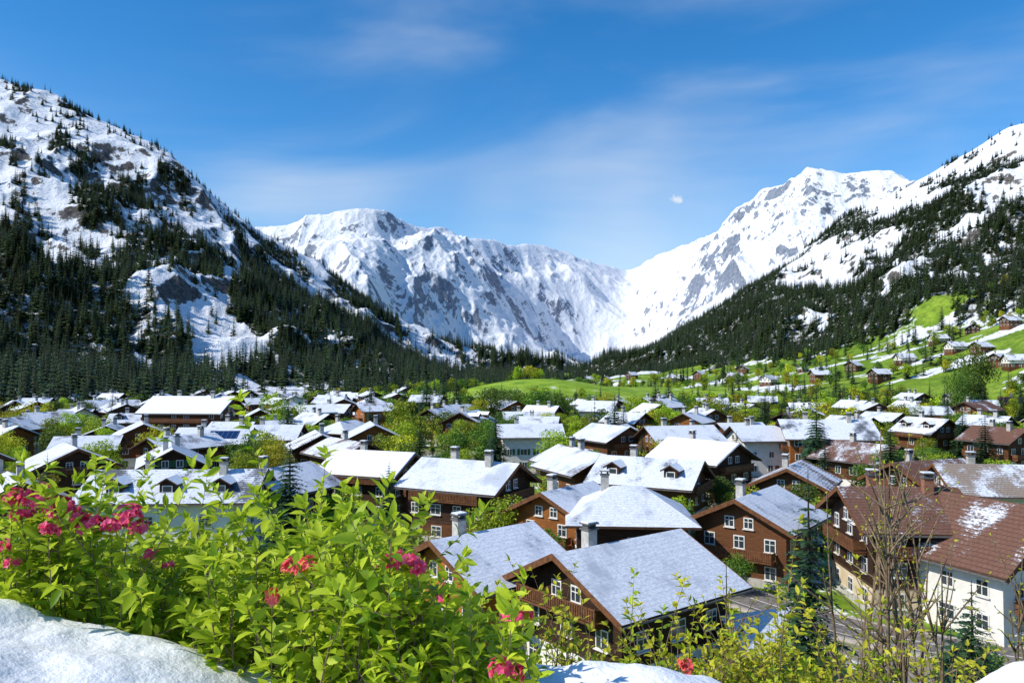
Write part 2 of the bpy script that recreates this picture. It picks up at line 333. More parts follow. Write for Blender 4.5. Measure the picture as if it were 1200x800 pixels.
# ------------------------------------------------------------------ conifers
def conifer(name,tiers,nb,seed,mat,sub=0,width=.17):
    r=np.random.default_rng(seed);V=[];Fq=[];T=[]
    n=6
    for z,rad in((0,.016),(.5,.010),(1.0,.001)):
        for j in range(n): V.append((rad*math.cos(j*2*math.pi/n),rad*math.sin(j*2*math.pi/n),z));T.append(0)
    for i in range(2):
        for j in range(n): Fq.append((i*n+j,i*n+(j+1)%n,(i+1)*n+(j+1)%n,(i+1)*n+j))
    nt=len(Fq)
    for i in range(tiers):
        t=i/(tiers-1);z=.06+.92*t;R=width*(1-t)**.85*(.82+.36*r.random())+.006
        k=max(4,int(nb*(1-.5*t)));a0=r.random()*6.28
        for j in range(k):
            a=a0+j*2*math.pi/k+r.normal()*.15;l=R*(.7+.5*r.random());dr=l*(.30+.25*r.random());up=l*.12
            c,s=math.cos(a),math.sin(a)
            if not sub:
                w=l*.38;b=len(V);zc=z+r.normal()*.006
                V.extend([(0,0,zc+.012),(c*l*.6-s*w,s*l*.6+c*w,zc-dr*.75),(c*l,s*l,zc-dr*.8),(c*l*.6+s*w,s*l*.6-c*w,zc-dr*.75)])
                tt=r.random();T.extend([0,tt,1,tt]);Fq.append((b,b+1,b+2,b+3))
            else:
                m=sub
                for q in range(m):
                    f=(q+1)/m;bx,by,bz=c*l*f,s*l*f,z-dr*f*f*.9+up*f
                    for side in((-1,1) if q<m-1 else (-1,0,1)):
                        tl=l*(.5*(1-f*.5))*(.7+.6*r.random());aa=a+side*(.8+.3*r.random());cc,s2=math.cos(aa),math.sin(aa)
                        w=tl*.27;b=len(V);dz=-tl*(.15+.3*r.random())
                        V.extend([(bx-cc*tl*.15,by-s2*tl*.15,bz),(bx+cc*tl*.5-s2*w,by+s2*tl*.5+cc*w,bz+dz*.5-w*.6),(bx+cc*tl,by+s2*tl,bz+dz),(bx+cc*tl*.5+s2*w,by+s2*tl*.5-cc*w,bz+dz*.5)])
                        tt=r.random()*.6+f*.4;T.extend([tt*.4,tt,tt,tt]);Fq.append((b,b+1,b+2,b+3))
    me=fastmesh(name,V,Fq,{'tint':T},False,[mat,M['bark']])
    mi=np.zeros(len(me.polygons),dtype=np.int32);mi[:nt]=1;me.polygons.foreach_set('material_index',mi)
    return me
def broadleaf(name,seed,mat,n=3600,lobes=11,leaf=.034,tall=1.0):
    r=np.random.default_rng(seed);mb=MB()
    cs=[]
    for i in range(lobes):
        a=r.random()*6.28;rr=.22*math.sqrt(r.random());z=.3+.54*r.random();rr*=1.15-abs(z-.5)
        cs.append((rr*math.cos(a)*1.2,rr*math.sin(a)*1.2,z,.10+.09*r.random()))
    cs.append((0,0,.56,.22));cs.append((0,0,.84,.11))
    mb.tube([(0,0,0),(.005,0,.2),(0,.005,.45),(0,0,.75)],[.026,.019,.012,.004],'bark',6)
    for c in cs[:8]: mb.tube([(0,0,.2+.1*r.random()),(c[0]*.6,c[1]*.6,c[2]*.75),(c[0],c[1],c[2])],[.011,.007,.003],'bark',4)
    V0=np.array(mb.v);F0=mb.f
    w=np.array([c[3]**2 for c in cs]);w/=w.sum();ix=r.choice(len(cs),n,p=w);C=np.array(cs)[ix]
    d=r.normal(size=(n,3));d/=np.linalg.norm(d,axis=1,keepdims=True)
    rad=C[:,3]*(.35+.75*r.random(n)**.5)
    P=C[:,:3]+d*rad[:,None]*np.array([1,1,.85])
    nn=d+r.normal(size=(n,3))*.6;nn/=np.linalg.norm(nn,axis=1,keepdims=True)
    a=np.cross(nn,r.normal(size=(n,3)));a/=np.linalg.norm(a,axis=1,keepdims=True);b=np.cross(nn,a)
    s=(leaf*(.5+r.random(n)*.7))[:,None]*.5
    Q=np.stack([P-a*s,P-b*s*.7,P+a*s,P+b*s*.7],1).reshape(-1,3)
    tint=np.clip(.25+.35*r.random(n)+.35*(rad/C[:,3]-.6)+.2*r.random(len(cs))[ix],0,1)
    Vv=np.vstack([V0,Q]);Fq=np.vstack([np.array(F0),len(V0)+np.arange(4*n).reshape(-1,4)])
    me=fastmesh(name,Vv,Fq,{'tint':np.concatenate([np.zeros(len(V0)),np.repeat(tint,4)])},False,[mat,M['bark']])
    mi=np.zeros(len(Fq),dtype=np.int32);mi[:len(F0)]=1;me.polygons.foreach_set('material_index',mi)
    return me
def proto(cname,meshes):
    c=bpy.data.collections.new(cname)
    for m in meshes: c.objects.link(bpy.data.objects.new(m.name,m))
    return c
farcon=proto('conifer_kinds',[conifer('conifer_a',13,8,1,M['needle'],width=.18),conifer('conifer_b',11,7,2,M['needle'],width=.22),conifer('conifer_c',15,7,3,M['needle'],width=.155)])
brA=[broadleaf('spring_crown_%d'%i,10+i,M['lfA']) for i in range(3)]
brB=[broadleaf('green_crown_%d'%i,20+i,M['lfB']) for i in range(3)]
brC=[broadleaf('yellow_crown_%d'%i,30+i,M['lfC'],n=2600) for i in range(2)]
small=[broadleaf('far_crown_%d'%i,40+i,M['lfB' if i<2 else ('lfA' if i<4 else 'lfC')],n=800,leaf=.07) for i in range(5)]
farbr=proto('broadleaf_kinds',small)
def inst_group(coll):
    ng=bpy.data.node_groups.new('scatter_'+coll.name,'GeometryNodeTree')
    ng.interface.new_socket('Geometry',in_out='INPUT',socket_type='NodeSocketGeometry');ng.interface.new_socket('Geometry',in_out='OUTPUT',socket_type='NodeSocketGeometry')
    N=ng.nodes;L=ng.links;gi=N.new('NodeGroupInput');go=N.new('NodeGroupOutput')
    ip=N.new('GeometryNodeInstanceOnPoints');ci=N.new('GeometryNodeCollectionInfo');ci.inputs[0].default_value=coll;ci.inputs[1].default_value=True;ci.inputs[2].default_value=True
    def at(n,t):
        a=N.new('GeometryNodeInputNamedAttribute');a.data_type=t;a.inputs[0].default_value=n;return a.outputs[0]
    L.new(gi.outputs[0],ip.inputs['Points']);L.new(ci.outputs[0],ip.inputs['Instance']);ip.inputs['Pick Instance'].default_value=True
    L.new(at('idx','INT'),ip.inputs['Instance Index'])
    cx=N.new('ShaderNodeCombineXYZ');L.new(at('rot','FLOAT'),cx.inputs[2]);er=N.new('FunctionNodeEulerToRotation');L.new(cx.outputs[0],er.inputs[0]);L.new(er.outputs[0],ip.inputs['Rotation'])
    c2=N.new('ShaderNodeCombineXYZ');s=at('scl','FLOAT');sw=at('wid','FLOAT')
    L.new(sw,c2.inputs[0]);L.new(sw,c2.inputs[1]);L.new(s,c2.inputs[2]);L.new(c2.outputs[0],ip.inputs['Scale'])
    L.new(ip.outputs[0],go.inputs[0]);return ng
NGC=inst_group(farcon);NGB=inst_group(farbr)
def scatter(name,P,hts,ng,kinds):
    n=len(P);me=bpy.data.meshes.new(name);me.vertices.add(n);me.vertices.foreach_set('co',np.asarray(P,np.float32).ravel())
    for a,t,d in(('scl','FLOAT',hts),('wid','FLOAT',hts*(.85+.4*rng.random(n))),('rot','FLOAT',rng.random(n)*6.28),('idx','INT',rng.integers(0,kinds,n))):
        at=me.attributes.new(a,t,'POINT');at.data.foreach_set('value',np.asarray(d,np.int32 if t=='INT' else np.float32))
    ob=link(bpy.data.objects.new(name,me));md=ob.modifiers.new('scatter','NODES');md.node_group=ng;return ob
def pick(S,n,extra=1.0):
    U,V,X,Y,Z,D=S;P=np.stack([X,Y,Z],-1)
    a=P[:-1,1:]-P[:-1,:-1];b=P[1:,:-1]-P[:-1,:-1];ar=np.linalg.norm(np.cross(a,b),axis=-1)
    w=ar*np.clip(D[:-1,:-1],0,1)*(V[:-1,:-1]<1.06);w=w.ravel()/w.sum()
    ix=rng.choice(w.size,n,p=w);i,j=np.divmod(ix,X.shape[1]-1);f=rng.random(n)[:,None];h=rng.random(n)[:,None]
    p=P[i,j]*(1-f)*(1-h)+P[i,j+1]*f*(1-h)+P[i+1,j]*(1-f)*h+P[i+1,j+1]*f*h
    return p,V[i,j]
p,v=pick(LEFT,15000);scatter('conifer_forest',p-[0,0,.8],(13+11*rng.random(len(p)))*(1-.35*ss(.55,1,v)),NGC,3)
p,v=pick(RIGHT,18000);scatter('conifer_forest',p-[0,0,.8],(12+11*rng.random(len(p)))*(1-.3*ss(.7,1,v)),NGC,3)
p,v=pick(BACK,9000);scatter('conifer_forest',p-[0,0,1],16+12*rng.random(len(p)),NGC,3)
RX,RY,RZ=RIGHT[2],RIGHT[3],RIGHT[4]
def slope_z(x,y):
    i=np.argmin((RX-x)**2+(RY-y)**2);return float(RZ.flat[i])
# ------------------------------------------------------------------ houses
SPOTS=[]
def house(x,y,z0,deg,L,W,eh,rh,wood='brown',base='plaster',roof='r1',det=2,hip=False,name='chalet',chim=1,balc=True,dorm=0,shut=None,snowcap=False,timber=False,solar=False,ov=1.2,longb=False,chk='stone'):
    SPOTS.append((x,y,max(L,W)*.5+3.5))
    e=empty(name,(x,y,z0),math.radians(deg));a,b=L/2,W/2;st=2.7;t=.26
    sl=(rh-eh)/b
    w=MB();sp=st if wood!=base else eh
    sp=min(sp,eh-.3)
    for (p,q) in(((-a,-b),(a,-b)),((a,-b),(a,b)),((a,b),(-a,b)),((-a,b),(-a,-b))):
        w.poly([(p[0],p[1],-3),(q[0],q[1],-3),(q[0],q[1],sp),(p[0],p[1],sp)],base)
        w.poly([(p[0],p[1],sp),(q[0],q[1],sp),(q[0],q[1],eh),(p[0],p[1],eh)],wood)
    if not hip:
        ap=rh-.02
        w.poly([(a,-b,eh),(a,b,eh),(a,0,ap)],wood);w.poly([(-a,b,eh),(-a,-b,eh),(-a,0,ap)],wood)
    if det>1 and wood!=base:
        for s in(-1,1): w.box(0,s*(b+.02),sp,L+.1,.1,.22,'fascia');w.box(s*(a+.02),0,sp+.01,.1,W-.02,.2,'fascia')
    if wood!='plaster' and wood!='cream' and det>0:
        w.box(0,0,.2,L+.12,W+.12,1.3,'stone')
    w.obj('walls',e)
    r=MB();og=ov
    if not hip:
        ye=b+ov;ze=eh-ov*sl;off=.06
        prof=[(-ye,ze+off),(-ye,ze+t+off),(0,rh+t+off),(ye,ze+t+off),(ye,ze+off),(0,rh+off)]
        r.extr(prof,-a-og,a+og,['fascia',roof,roof,'fascia','fascia','fascia'],'fascia')
        if snowcap:
            q=.16;i=.1;h=t+off
            prof=[(-ye+i,ze+h+i*sl-.02),(-ye+i+.04,ze+h+q+i*sl),(0,rh+h+q),(ye-i-.04,ze+h+q+i*sl),(ye-i,ze+h+i*sl-.02),(0,rh+h-.02)]
            r.extr(prof,-a-og+i,a+og-i,['snow']*6,'snow')
        if det>1:
            for s in(-1,1):
                for yy in(-b*.98,-b*.5,0,b*.5,b*.98): r.box(s*(a+og*.45),yy,rh-abs(yy)*sl-.14,og*.9,.2,.24,'fascia')
                for sy in(-1,1):
                    x0=s*(a+og+.03);r.poly([(x0,sy*ye,ze-.12),(x0,sy*ye,ze+t+.1),(x0,0,rh+t+.1),(x0,0,rh-.12)],'rail')
    else:
        ye=b+ov;xe=a+ov;ze=eh-ov*sl+.06;rx=max(a-b*.75,.6)
        c=[(-xe,-ye,ze),(xe,-ye,ze),(xe,ye,ze),(-xe,ye,ze)];r1,r2=(-rx,0,rh),(rx,0,rh);up=lambda p:(p[0],p[1],p[2]+t)
        r.poly([up(c[0]),up(c[1]),up(r2),up(r1)],roof);r.poly([up(c[2]),up(c[3]),up(r1),up(r2)],roof)
        r.poly([up(c[1]),up(c[2]),up(r2)],roof);r.poly([up(c[3]),up(c[0]),up(r1)],roof)
        for i in range(4): r.poly([c[i],c[(i+1)%4],up(c[(i+1)%4]),up(c[i])],'fascia')
        r.poly(c[::-1],'fascia')
    for k in range(dorm):
        dx=-L*.32+k*L*.64/max(dorm-1,1)
        for s in(-1,):
            y0=s*(b*.8);zr=rh-abs(y0)*sl+t
            pr=[(dx-.9,zr-.2),(dx+.9,zr-.2),(dx+.9,zr+1.0),(dx,zr+1.5),(dx-.9,zr+1.0)]
            r.extr(pr,y0,y0+2.6,['fascia']*5,'dark','y')
            rf=[(dx-1.3,zr+.82),(dx-1.3,zr+1.0),(dx,zr+1.78),(dx+1.3,zr+1.0),(dx+1.3,zr+.82),(dx,zr+1.58)]
            r.extr(rf,y0-.4,y0+2.9,['fascia','snow','snow','fascia','fascia','fascia'],'fascia','y')
            r.box(dx,y0-.03,zr+.45,1.2,.06,.8,'frame');r.box(dx,y0-.06,zr+.45,.95,.05,.6,'glass')
    if solar:
        y1,y2=-b*.3,-b*.85;z1,z2=rh-abs(y1)*sl+t+.15,rh-abs(y2)*sl+t+.15;x0=-L*.05
        r.poly([(x0,y2,z2),(x0+L*.45,y2,z2),(x0+L*.45,y1,z1),(x0,y1,z1)],'solar')
    if det>0 and not hip:
        for s in(-1,1): r.box(0,s*(b+ov+.06),eh-ov*sl+.12,L+2*og-.1,.12,.12,'metal')
    r.obj('roof',e)
    wn=MB()
    def win(cx,cy,cz,face,ww=.95,hh=1.1):
        dx,dy=face;ang=0 if dx==0 else math.pi/2
        wn.box(cx+dx*.03,cy+dy*.03,cz,ww+.22,.07,hh+.22,'frame',ang);wn.box(cx+dx*.055,cy+dy*.055,cz,ww,.07,hh,'glass',ang)
        if det>0:
            wn.box(cx+dx*.075,cy+dy*.075,cz,.07,.07,hh,'frame',ang)
            if det>1: wn.box(cx+dx*.078,cy+dy*.078,cz+.15,ww,.07,.06,'frame',ang);wn.box(cx+dx*.1,cy+dy*.1,cz-hh/2-.17,ww+.4,.22,.07,'frame',ang)
            if shut:
                for s in(-1,1):
                    o=s*(ww/2+.13+.3);wn.box(cx+dx*.04+(o if dx==0 else 0),cy+dy*.04+(o if dy==0 else 0),cz,.5,.06,hh+.15,shut,ang)
    nf=max(1,int(round((eh+.3)/st)))
    for f in range(nf):
        zc=f*st+1.55
        if zc+.7>eh: continue
        for s in(-1,1):
            k=max(2,int(L/3.0))
            for i in range(k):
                if random.random()<.12: continue
                win(-a+L*(i+.5)/k+random.uniform(-.15,.15),s*b,zc,(0,s),random.choice([.9,.95,1.3]))
            k=max(2,int(W/3.0))
            for i in range(k): win(s*a,-b+W*(i+.5)/k,zc,(s,0))
    if not hip and rh-eh>2:
        for s in(-1,1):
            for yy in(-1.0,1.0): win(s*a,yy,eh+.45 if rh-eh>2.6 else eh+.1,(s,0),.8,.9)
    wn.box(L*.12,-b-.04,1.05,1.15,.1,2.2,'frame');wn.box(L*.12,-b-.07,1.05,.95,.1,2.0,'rail')
    wn.obj('windows_and_door',e)
    if balc:
        bl=MB();zb=st*(nf-1)+.05 if nf>1 else st
        def bal(cx,cy,ang,wd,zb):
            c,s=math.cos(ang),math.sin(ang)
            P=lambda u,v:(cx+u*c-v*s,cy+u*s+v*c)
            q=P(0,-.6);bl.box(q[0],q[1],zb,wd,1.2,.14,'rail',ang)
            q=P(0,-1.16);bl.box(q[0],q[1],zb+1.0,wd,.1,.1,'rail',ang);bl.box(q[0],q[1],zb+.2,wd,.06,.08,'rail',ang)
            if det>1:
                k=int(wd/.22)
                for i in range(k): q=P(-wd/2+(i+.5)*wd/k,-1.17);bl.box(q[0],q[1],zb+.55,.14,.035,.8,'rail',ang)
            else: bl.box(q[0],q[1],zb+.58,wd-.1,.05,.66,'rail',ang)
            for u in(-wd/2+.1,wd/2-.1,0):
                q=P(u,-1.1);bl.box(q[0],q[1],zb+.5,.12,.12,1.15,'rail',ang)
                q=P(u,-.55);bl.box(q[0],q[1],zb-.18,.14,1.0,.2,'rail',ang)
            for sd in(-1,1): q=P(sd*(wd/2-.03),-.6);bl.box(q[0],q[1],zb+.6,.05,1.1,.75,'rail',ang)
        for s in(-1,1): bal(s*(a+.06),0,s*math.pi/2,W*.78,zb)
        if longb: bal(0,-b-.06,0,L*.8,zb)
        bl.obj('balcony',e)
    if timber:
        tb=MB()
        for s in(-1,1):
            x0=s*(a+.04)
            for yy in np.linspace(-b*.8,b*.8,7): hh=(rh-.3-abs(yy)*sl)-sp;tb.box(x0,yy+.55,sp+hh/2-.3,.12,.16,max(hh-.8,.3),'fascia')
            for zz in(sp,eh,eh+1.3): ww=min(W,2*(rh-zz)/sl-.4);tb.box(x0+s*.01,0,zz,.12,ww,.2,'fascia')
        for s in(-1,1):
            for xx in np.linspace(-a+.1,a-.1,8): tb.box(xx,s*(b+.04),(sp+eh)/2,.16,.12,eh-sp,'fascia')
            tb.box(0,s*(b+.05),sp,L,.12,.2,'fascia')
        tb.obj('timber_frame',e)
    if chim:
        ch=MB()
        for k in range(chim):
            cx=(-.22+.5*k)*L;cy=(-1)**k*.9;zt=rh+1.15
            ch.box(cx,cy,zt-1.2,.85,.75,2.6,chk);ch.box(cx,cy,zt+.16,1.05,.95,.12,'metal')
            for sx in(-.35,.35): ch.box(cx+sx,cy,zt+.36,.1,.6,.3,'metal')
            ch.box(cx,cy,zt+.56,1.1,.95,.1,'metal');ch.box(cx,cy,zt+.65,.95,.8,.09,'snow')
        ch.obj('chimney',e)
    return e
def hero(px,rpy,h,deg,L,W,**k):
    Yd=(H-h)*F/(rpy-430);X0=(px-600)/F*Yd
    eh=k.pop('eh',h-(W/2)*.48);house(X0,Yd,0,deg,L,W,eh,h,**k)
hero(727,636,9,38,10.8,10.4,wood='dark',roof='r1',chim=1,ov=1.3)
hero(568,624,8.6,42,8.5,9.5,wood='orange',roof='r1',base='orange')
hero(735,571,9,-4,11,10.5,wood='dark',base='plaster',roof='r1',hip=True,balc=False,shut='shutB')
hero(762,538,9.2,-28,12.5,10.5,wood='brown',roof='r3',dorm=2)
hero(550,541,9.6,-28,12.5,10.5,wood='dark',base='brown',roof='r1',snowcap=False,chim=2,longb=True)
hero(440,531,9.0,-22,11.5,9.5,wood='dark',base='dark',roof='r1',snowcap=True,chim=1,longb=True)
hero(215,552,9.2,3,19,11.0,wood='plaster',base='plaster',roof='r3',chim=2,dorm=3,balc=False,ov=.9)
hero(85,523,9.0,-52,12,10.5,wood='dark',base='brown',roof='r1',chim=1)
hero(168,496,9.6,-62,11,10,wood='brown',roof='r1',det=1)
hero(255,502,9.2,4,13,10,wood='dark',base='dark',roof='r3',solar=True,det=1)
hero(320,499,9.5,0,11,9,wood='plaster',base='plaster',roof='r1',det=1,shut='shutB')
hero(228,466,14,-5,20,14,wood='brown',roof='r1',det=1,name='alpine_hotel',chim=2,longb=True,snowcap=True)
hero(437,497,9.5,-75,11,10.5,wood='orange',base='brown',roof='r1',det=1)
hero(374,508,9,-70,11,9.5,wood='brown',base='brown',roof='r2',det=1)
hero(620,498,9.5,5,12,8,wood='plaster',base='plaster',roof='r1',det=1,shut='shutA')
hero(665,572,8,52,8.5,8.5,wood='orange',base='orange',roof='r3')
hero(885,578,8.4,52,10.0,9.5,wood='brown',base='brown',roof='r3',chim=1)
house(29,86,0,20,7,6,3,4.9,wood='cream',base='cream',roof='r5',balc=False,chim=0,name='garden_cabin',ov=.7)
hero(965,493,11,-8,16,12,wood='orange',base='brown',roof='r3',det=1,longb=True,chim=2)
hero(890,500,9.5,8,11,9,wood='plaster',base='plaster',roof='r3',det=1)
hero(715,499,9.5,-60,11,10,wood='brown',base='dark',roof='r1',det=1)
hero(795,500,10,15,13,10,wood='brown',base='plaster',roof='r1',det=1)
hero(684,529,9,-65,11,9.5,wood='brown',base='brown',roof='r1',det=1)
hero(822,518,9.5,-50,12,10,wood='dark',base='dark',roof='r1',det=1,snowcap=True)
hero(1048,573,10.4,-4,8.6,10.5,wood='dark',base='cream',roof='r4',chim=2,name='tiled_roof_house',chk='brick',shut=None,longb=True)
house(41.8,67.5,0,113,9.5,11.0,6.2,10.2,wood='plaster',base='plaster',roof='r4',chim=0,name='half_timbered_house',timber=True,balc=True,chk='brick',ov=1.1)
hero(1168,546,9,-8,14,11,wood='plaster',base='plaster',roof='r5',timber=True,name='half_timbered_house',balc=False)
hero(1085,541,8.5,20,11,10,wood='brown',base='brown',roof='r4')
house(17.5,56,0,20,4.5,4,2.6,4.1,wood='dark',base='dark',roof='r3',balc=False,chim=0,name='garden_shed',ov=.7)
hero(930,545,8,60,10,8.5,wood='brown',base='cream',roof='r2',balc=False)
hero(1010,520,8.5,-60,12,9.5,wood='brown',roof='r4',det=1)
hero(330,548,8.5,65,10,9.5,wood='dark',base='dark',roof='r1')
hero(20,560,8,-50,11,9,wood='brown',base='brown',roof='r2')
# roads
ROADS=[]
def ribbon(name,pts,w,mats):
    pts=np.array(pts,float);t=np.arange(len(pts));tt=np.linspace(0,len(pts)-1,len(pts)*14)
    P=np.stack([np.interp(tt,t,pts[:,i]) for i in(0,1)],1)
    for i in range(2): P[:,i]=np.convolve(np.pad(P[:,i],10,mode='edge'),np.ones(21)/21,'valid')
    d=np.gradient(P,axis=0);d/=np.linalg.norm(d,axis=1,keepdims=True)+1e-9;nn=np.stack([-d[:,1],d[:,0]],1)
    e=empty(name)
    def strip(nm,o1,o2,z,mat,h=0):
        a=P+nn*o1;b=P+nn*o2;za=gz(a[:,0],a[:,1])+z;zb=gz(b[:,0],b[:,1])+z
        if h:
            V=np.stack([np.c_[a,za],np.c_[a,za+h],np.c_[b,zb+h],np.c_[b,zb]],1)
        else: V=np.stack([np.c_[a,za],np.c_[b,zb]],1)
        k=V.shape[1];i=np.arange(len(P)*k).reshape(len(P),k)
        Fq=np.stack([i[:-1,:-1],i[1:,:-1],i[1:,1:],i[:-1,1:]],-1).reshape(-1,4)
        link(bpy.data.objects.new(nm,fastmesh(nm,V.reshape(-1,3),Fq,mats=[mat])),e)
    strip('surface',-w/2,w/2,.06,mats[0]);strip('kerb_1',w/2,w/2+.2,.0,mats[1],.18);strip('kerb_2',-w/2-.2,-w/2,.0,mats[1],.18)
    strip('pavement',w/2+.2,w/2+1.5,.0,mats[1],.15);strip('centre_line',-.07,.07,.066,M['frame'])
    for q in P[::5]: ROADS.append((q[0],q[1]))
M['road']=m_plain('asphalt',(0.12,0.11,0.10),(0.24,0.22,0.2),1.5);M['pave']=m_plain('pavement_stone',(0.3,0.27,0.24),(0.42,0.38,0.33),2)
ribbon('road',[(60,52),(36,58),(24,70),(19,82),(18,98),(26,118),(24,135),(8,155),(-2,190),(-8,240),(-5,300)],4.5,(M['road'],M['pave']))
ribbon('road',[(-220,190),(-130,158),(-60,146),(-10,146),(50,150),(110,150),(230,190)],5,(M['road'],M['pave']))
ribbon('road',[(-30,60),(-18,76),(-14,84),(-8,112),(-6,140)],4,(M['road'],M['pave']))
# filler village
LAWN=[(-11,86,9),(10,100,4)]
cnt=0;styles=['brown','brown','dark','dark','plaster','orange','brown','dark']
for att in range(9000):
    if cnt>=150: break
    Yd=math.sqrt(random.uniform(92**2,420**2));px=random.uniform(-90,1290)
    if px>930 and random.random()<.5: continue
    if Yd>205 and 440<px<1300 and random.random()<.5: continue
    if Yd>330 and px>480: continue
    X0=(px-600)/F*Yd
    if any((X0-s[0])**2+(Yd-s[1])**2<(s[2]+(6.6 if px<440 else 8))**2 for s in SPOTS): continue
    if any((X0-r[0])**2+(Yd-r[1])**2<8.5**2 for r in ROADS): continue
    if any((X0-s[0])**2+(Yd-s[1])**2<(s[2]+6)**2 for s in LAWN): continue
    w=random.choice(styles);h=random.uniform(7.4,10.6);W=random.uniform(7.5,10);L=random.uniform(8,13)
    house(X0,Yd,float(gz(X0,Yd)),random.choice([-15,5,-50,-70,-60,75,110,40,60])+random.uniform(-12,12),L,W,h-W/2*random.uniform(.40,.56),h,wood=w,base=random.choice(['plaster',w,w,w]) if w!='plaster' else 'plaster',
      roof=random.choice(['r1','r1','r3','r2','r3','r4' if px>850 else 'r2']),det=1 if Yd<260 else 0,chim=random.choice([1,1,2]),balc=w not in('plaster','cream') ,shut=random.choice([None,'shutA','shutB']) if Yd<200 else None,
      snowcap=random.random()<.2,longb=random.random()<.5,hip=random.random()<.08,dorm=random.choice([0,0,0,2]) if Yd<230 else 0)
    cnt+=1
print('filler',cnt)
for px,Yd in((1170,470),(1190,440),(1150,520),(1060,560),(940,640),(870,700),(710,800),(740,860),(1100,600),(1000,600),(860,640),(790,760),(690,860),(1185,560),(820,720),(1120,540),(1030,520),(960,560),(900,590),(1140,600)):
    X0=(px-600)/F*Yd;house(X0,Yd,slope_z(X0,Yd),random.uniform(-30,80),11,9,5,7.8,wood=random.choice(['brown','dark','brown','plaster']),base='brown',roof=random.choice(['r1','r2']),det=0,balc=False,chim=1,name='mountain_chalet')
# ------------------------------------------------------------------ individual trees
NH=len(SPOTS)
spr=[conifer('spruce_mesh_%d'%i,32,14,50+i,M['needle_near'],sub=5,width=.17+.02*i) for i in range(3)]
def tree(name,me,x,y,h,w=1.0,z=None):
    o=bpy.data.objects.new(name,me);o.location=(x,y,(float(gz(x,y)) if z is None else z)-.1);s=h;o.scale=(s*w,s*w,s);o.rotation_euler=(0,0,random.random()*6.28);link(o);SPOTS.append((x,y,1.6))
def at(px,Y): return ((px-600)/F*Y,Y)
def T(kind,px,Y,toppy,w=1.0):
    x,y=at(px,Y);top=H+(430-toppy)/F*Y;z=float(gz(x,y));me,nm={'s':(random.choice(spr),'spruce_tree'),'A':(random.choice(brA),'broadleaf_tree'),'B':(random.choice(brB),'broadleaf_tree'),'C':(random.choice(brC),'blossoming_tree')}[kind]
    tree(nm,me,x,y,max(top-z,2),w)
T('s',341,80,511,1.25);T('s',862,128,503,1.25);T('s',845,150,515);T('s',58,100,528,.9)
for a in [('A',478,185,464,1.25),('C',38,240,467,1.3),('C',58,240,468,1.2),('A',332,225,462,1.2),('A',560,120,572,1.5),('A',583,88,577,1.3),('B',455,88,600,1.5),('B',640,80,612,1.2),
 ('A',1060,190,487,1.2),('B',1130,300,420,.8),('B',1142,310,395,.75),('B',1120,290,430,.7),('A',845,250,464,1.3),('A',820,255,466,1.3),('A',870,250,469,1.3),('B',655,260,457,1.3),('B',630,255,454,1.2),('B',600,262,452,1.2),('B',575,255,450,1.2),('B',690,270,458,1.2),
 ('A',500,240,476,1.3),('B',1090,150,520,1.2),('B',1040,200,490,1.2),('A',990,230,485,1.2),('B',1180,170,505,1.3),('A',360,160,506,1.3),('A',240,150,524,1.3),('C',560,250,464,1.2),('A',120,170,496,1.3),('B',1010,135,535,1.2),('A',940,125,535,1.2),
 ('A',620,300,456,1.3),('C',710,300,456,1.3),('A',740,280,460,1.3),('B',800,290,456,1.3),('A',780,230,476,1.4),('B',720,220,478,1.4),('A',670,200,486,1.3),('B',590,190,488,1.3),('A',652,150,500,1.4),('C',760,180,494,1.4),('B',520,200,478,1.4),('A',545,180,488,1.4),
 ('B',500,112,556,1.3),('B',842,110,552,1.3),('A',795,98,575,1.4),('A',640,118,552,1.4),('A',475,80,605,1.4),('A',400,105,568,1.5),('B',380,130,546,1.4),('B',690,100,575,1.4),('A',830,85,600,1.3),('B',860,75,640,1.3),('B',940,100,560,1.4),('A',960,90,575,1.4),
 ('s',752,150,505,1),('s',1000,190,478,1),('s',1175,190,480,1),('s',1110,230,462,1),('s',1090,235,468,1),('s',1120,225,470,1),('s',436,260,448,1),('s',520,280,440,1),('s',535,300,436,1),('s',500,290,438,1),('s',388,270,460,1),('s',768,300,440,1),('s',783,300,438,1)]: T(*a)
nt=0
for att in range(16000):
    if nt>=380: break
    Yd=math.sqrt(random.uniform(90**2,330**2));px=random.uniform(-60,1260)
    x,y=at(px,Yd)
    if any((x-s[0])**2+(y-s[1])**2<(s[2]-1.4 if i<NH else s[2]*1.6)**2 for i,s in enumerate(SPOTS)): continue
    if any((x-r[0])**2+(y-r[1])**2<3.6**2 for r in ROADS): continue
    k=random.choice('AAAABBCCs' if px<900 else 'AAABBCss');me={'A':brA,'B':brB,'C':brC,'s':spr}[k];h=random.uniform(6.5,11) if k!='s' else random.uniform(10,17)
    if Yd<120: h*=.75
    tree({'s':'spruce_tree','C':'blossoming_tree'}.get(k,'broadleaf_tree'),random.choice(me),x,y,h,1.2 if k!='s' else 1.1);nt+=1
print('trees',nt)
P=[];Hh=[]
for i in range(4000):
    Yd=random.uniform(215,760);px=random.uniform(-50,1250);x,y=at(px,Yd)
    if Yd<330 and (px<430 or random.random()<.55): continue
    if fbm(np.array([x/50]),np.array([y/50]),3,88)[0]<(.44 if px<560 or Yd>430 else .42): continue
    if ((x-4)/48)**2+((y-440)/50)**2<1: continue
    if px>640 and Yd>450 and random.random()<.65: continue
    if any((x-s[0])**2+(y-s[1])**2<(s[2]-1.5)**2 for s in SPOTS[:NH]): continue
    z=max(float(gz(x,y)),slope_z(x,y) if px>640 and Yd>350 else -9);P.append((x,y,z-.5));Hh.append(random.uniform(6,12))
P=np.array(P);Hh=np.array(Hh);k=rng.random(len(P))<.68
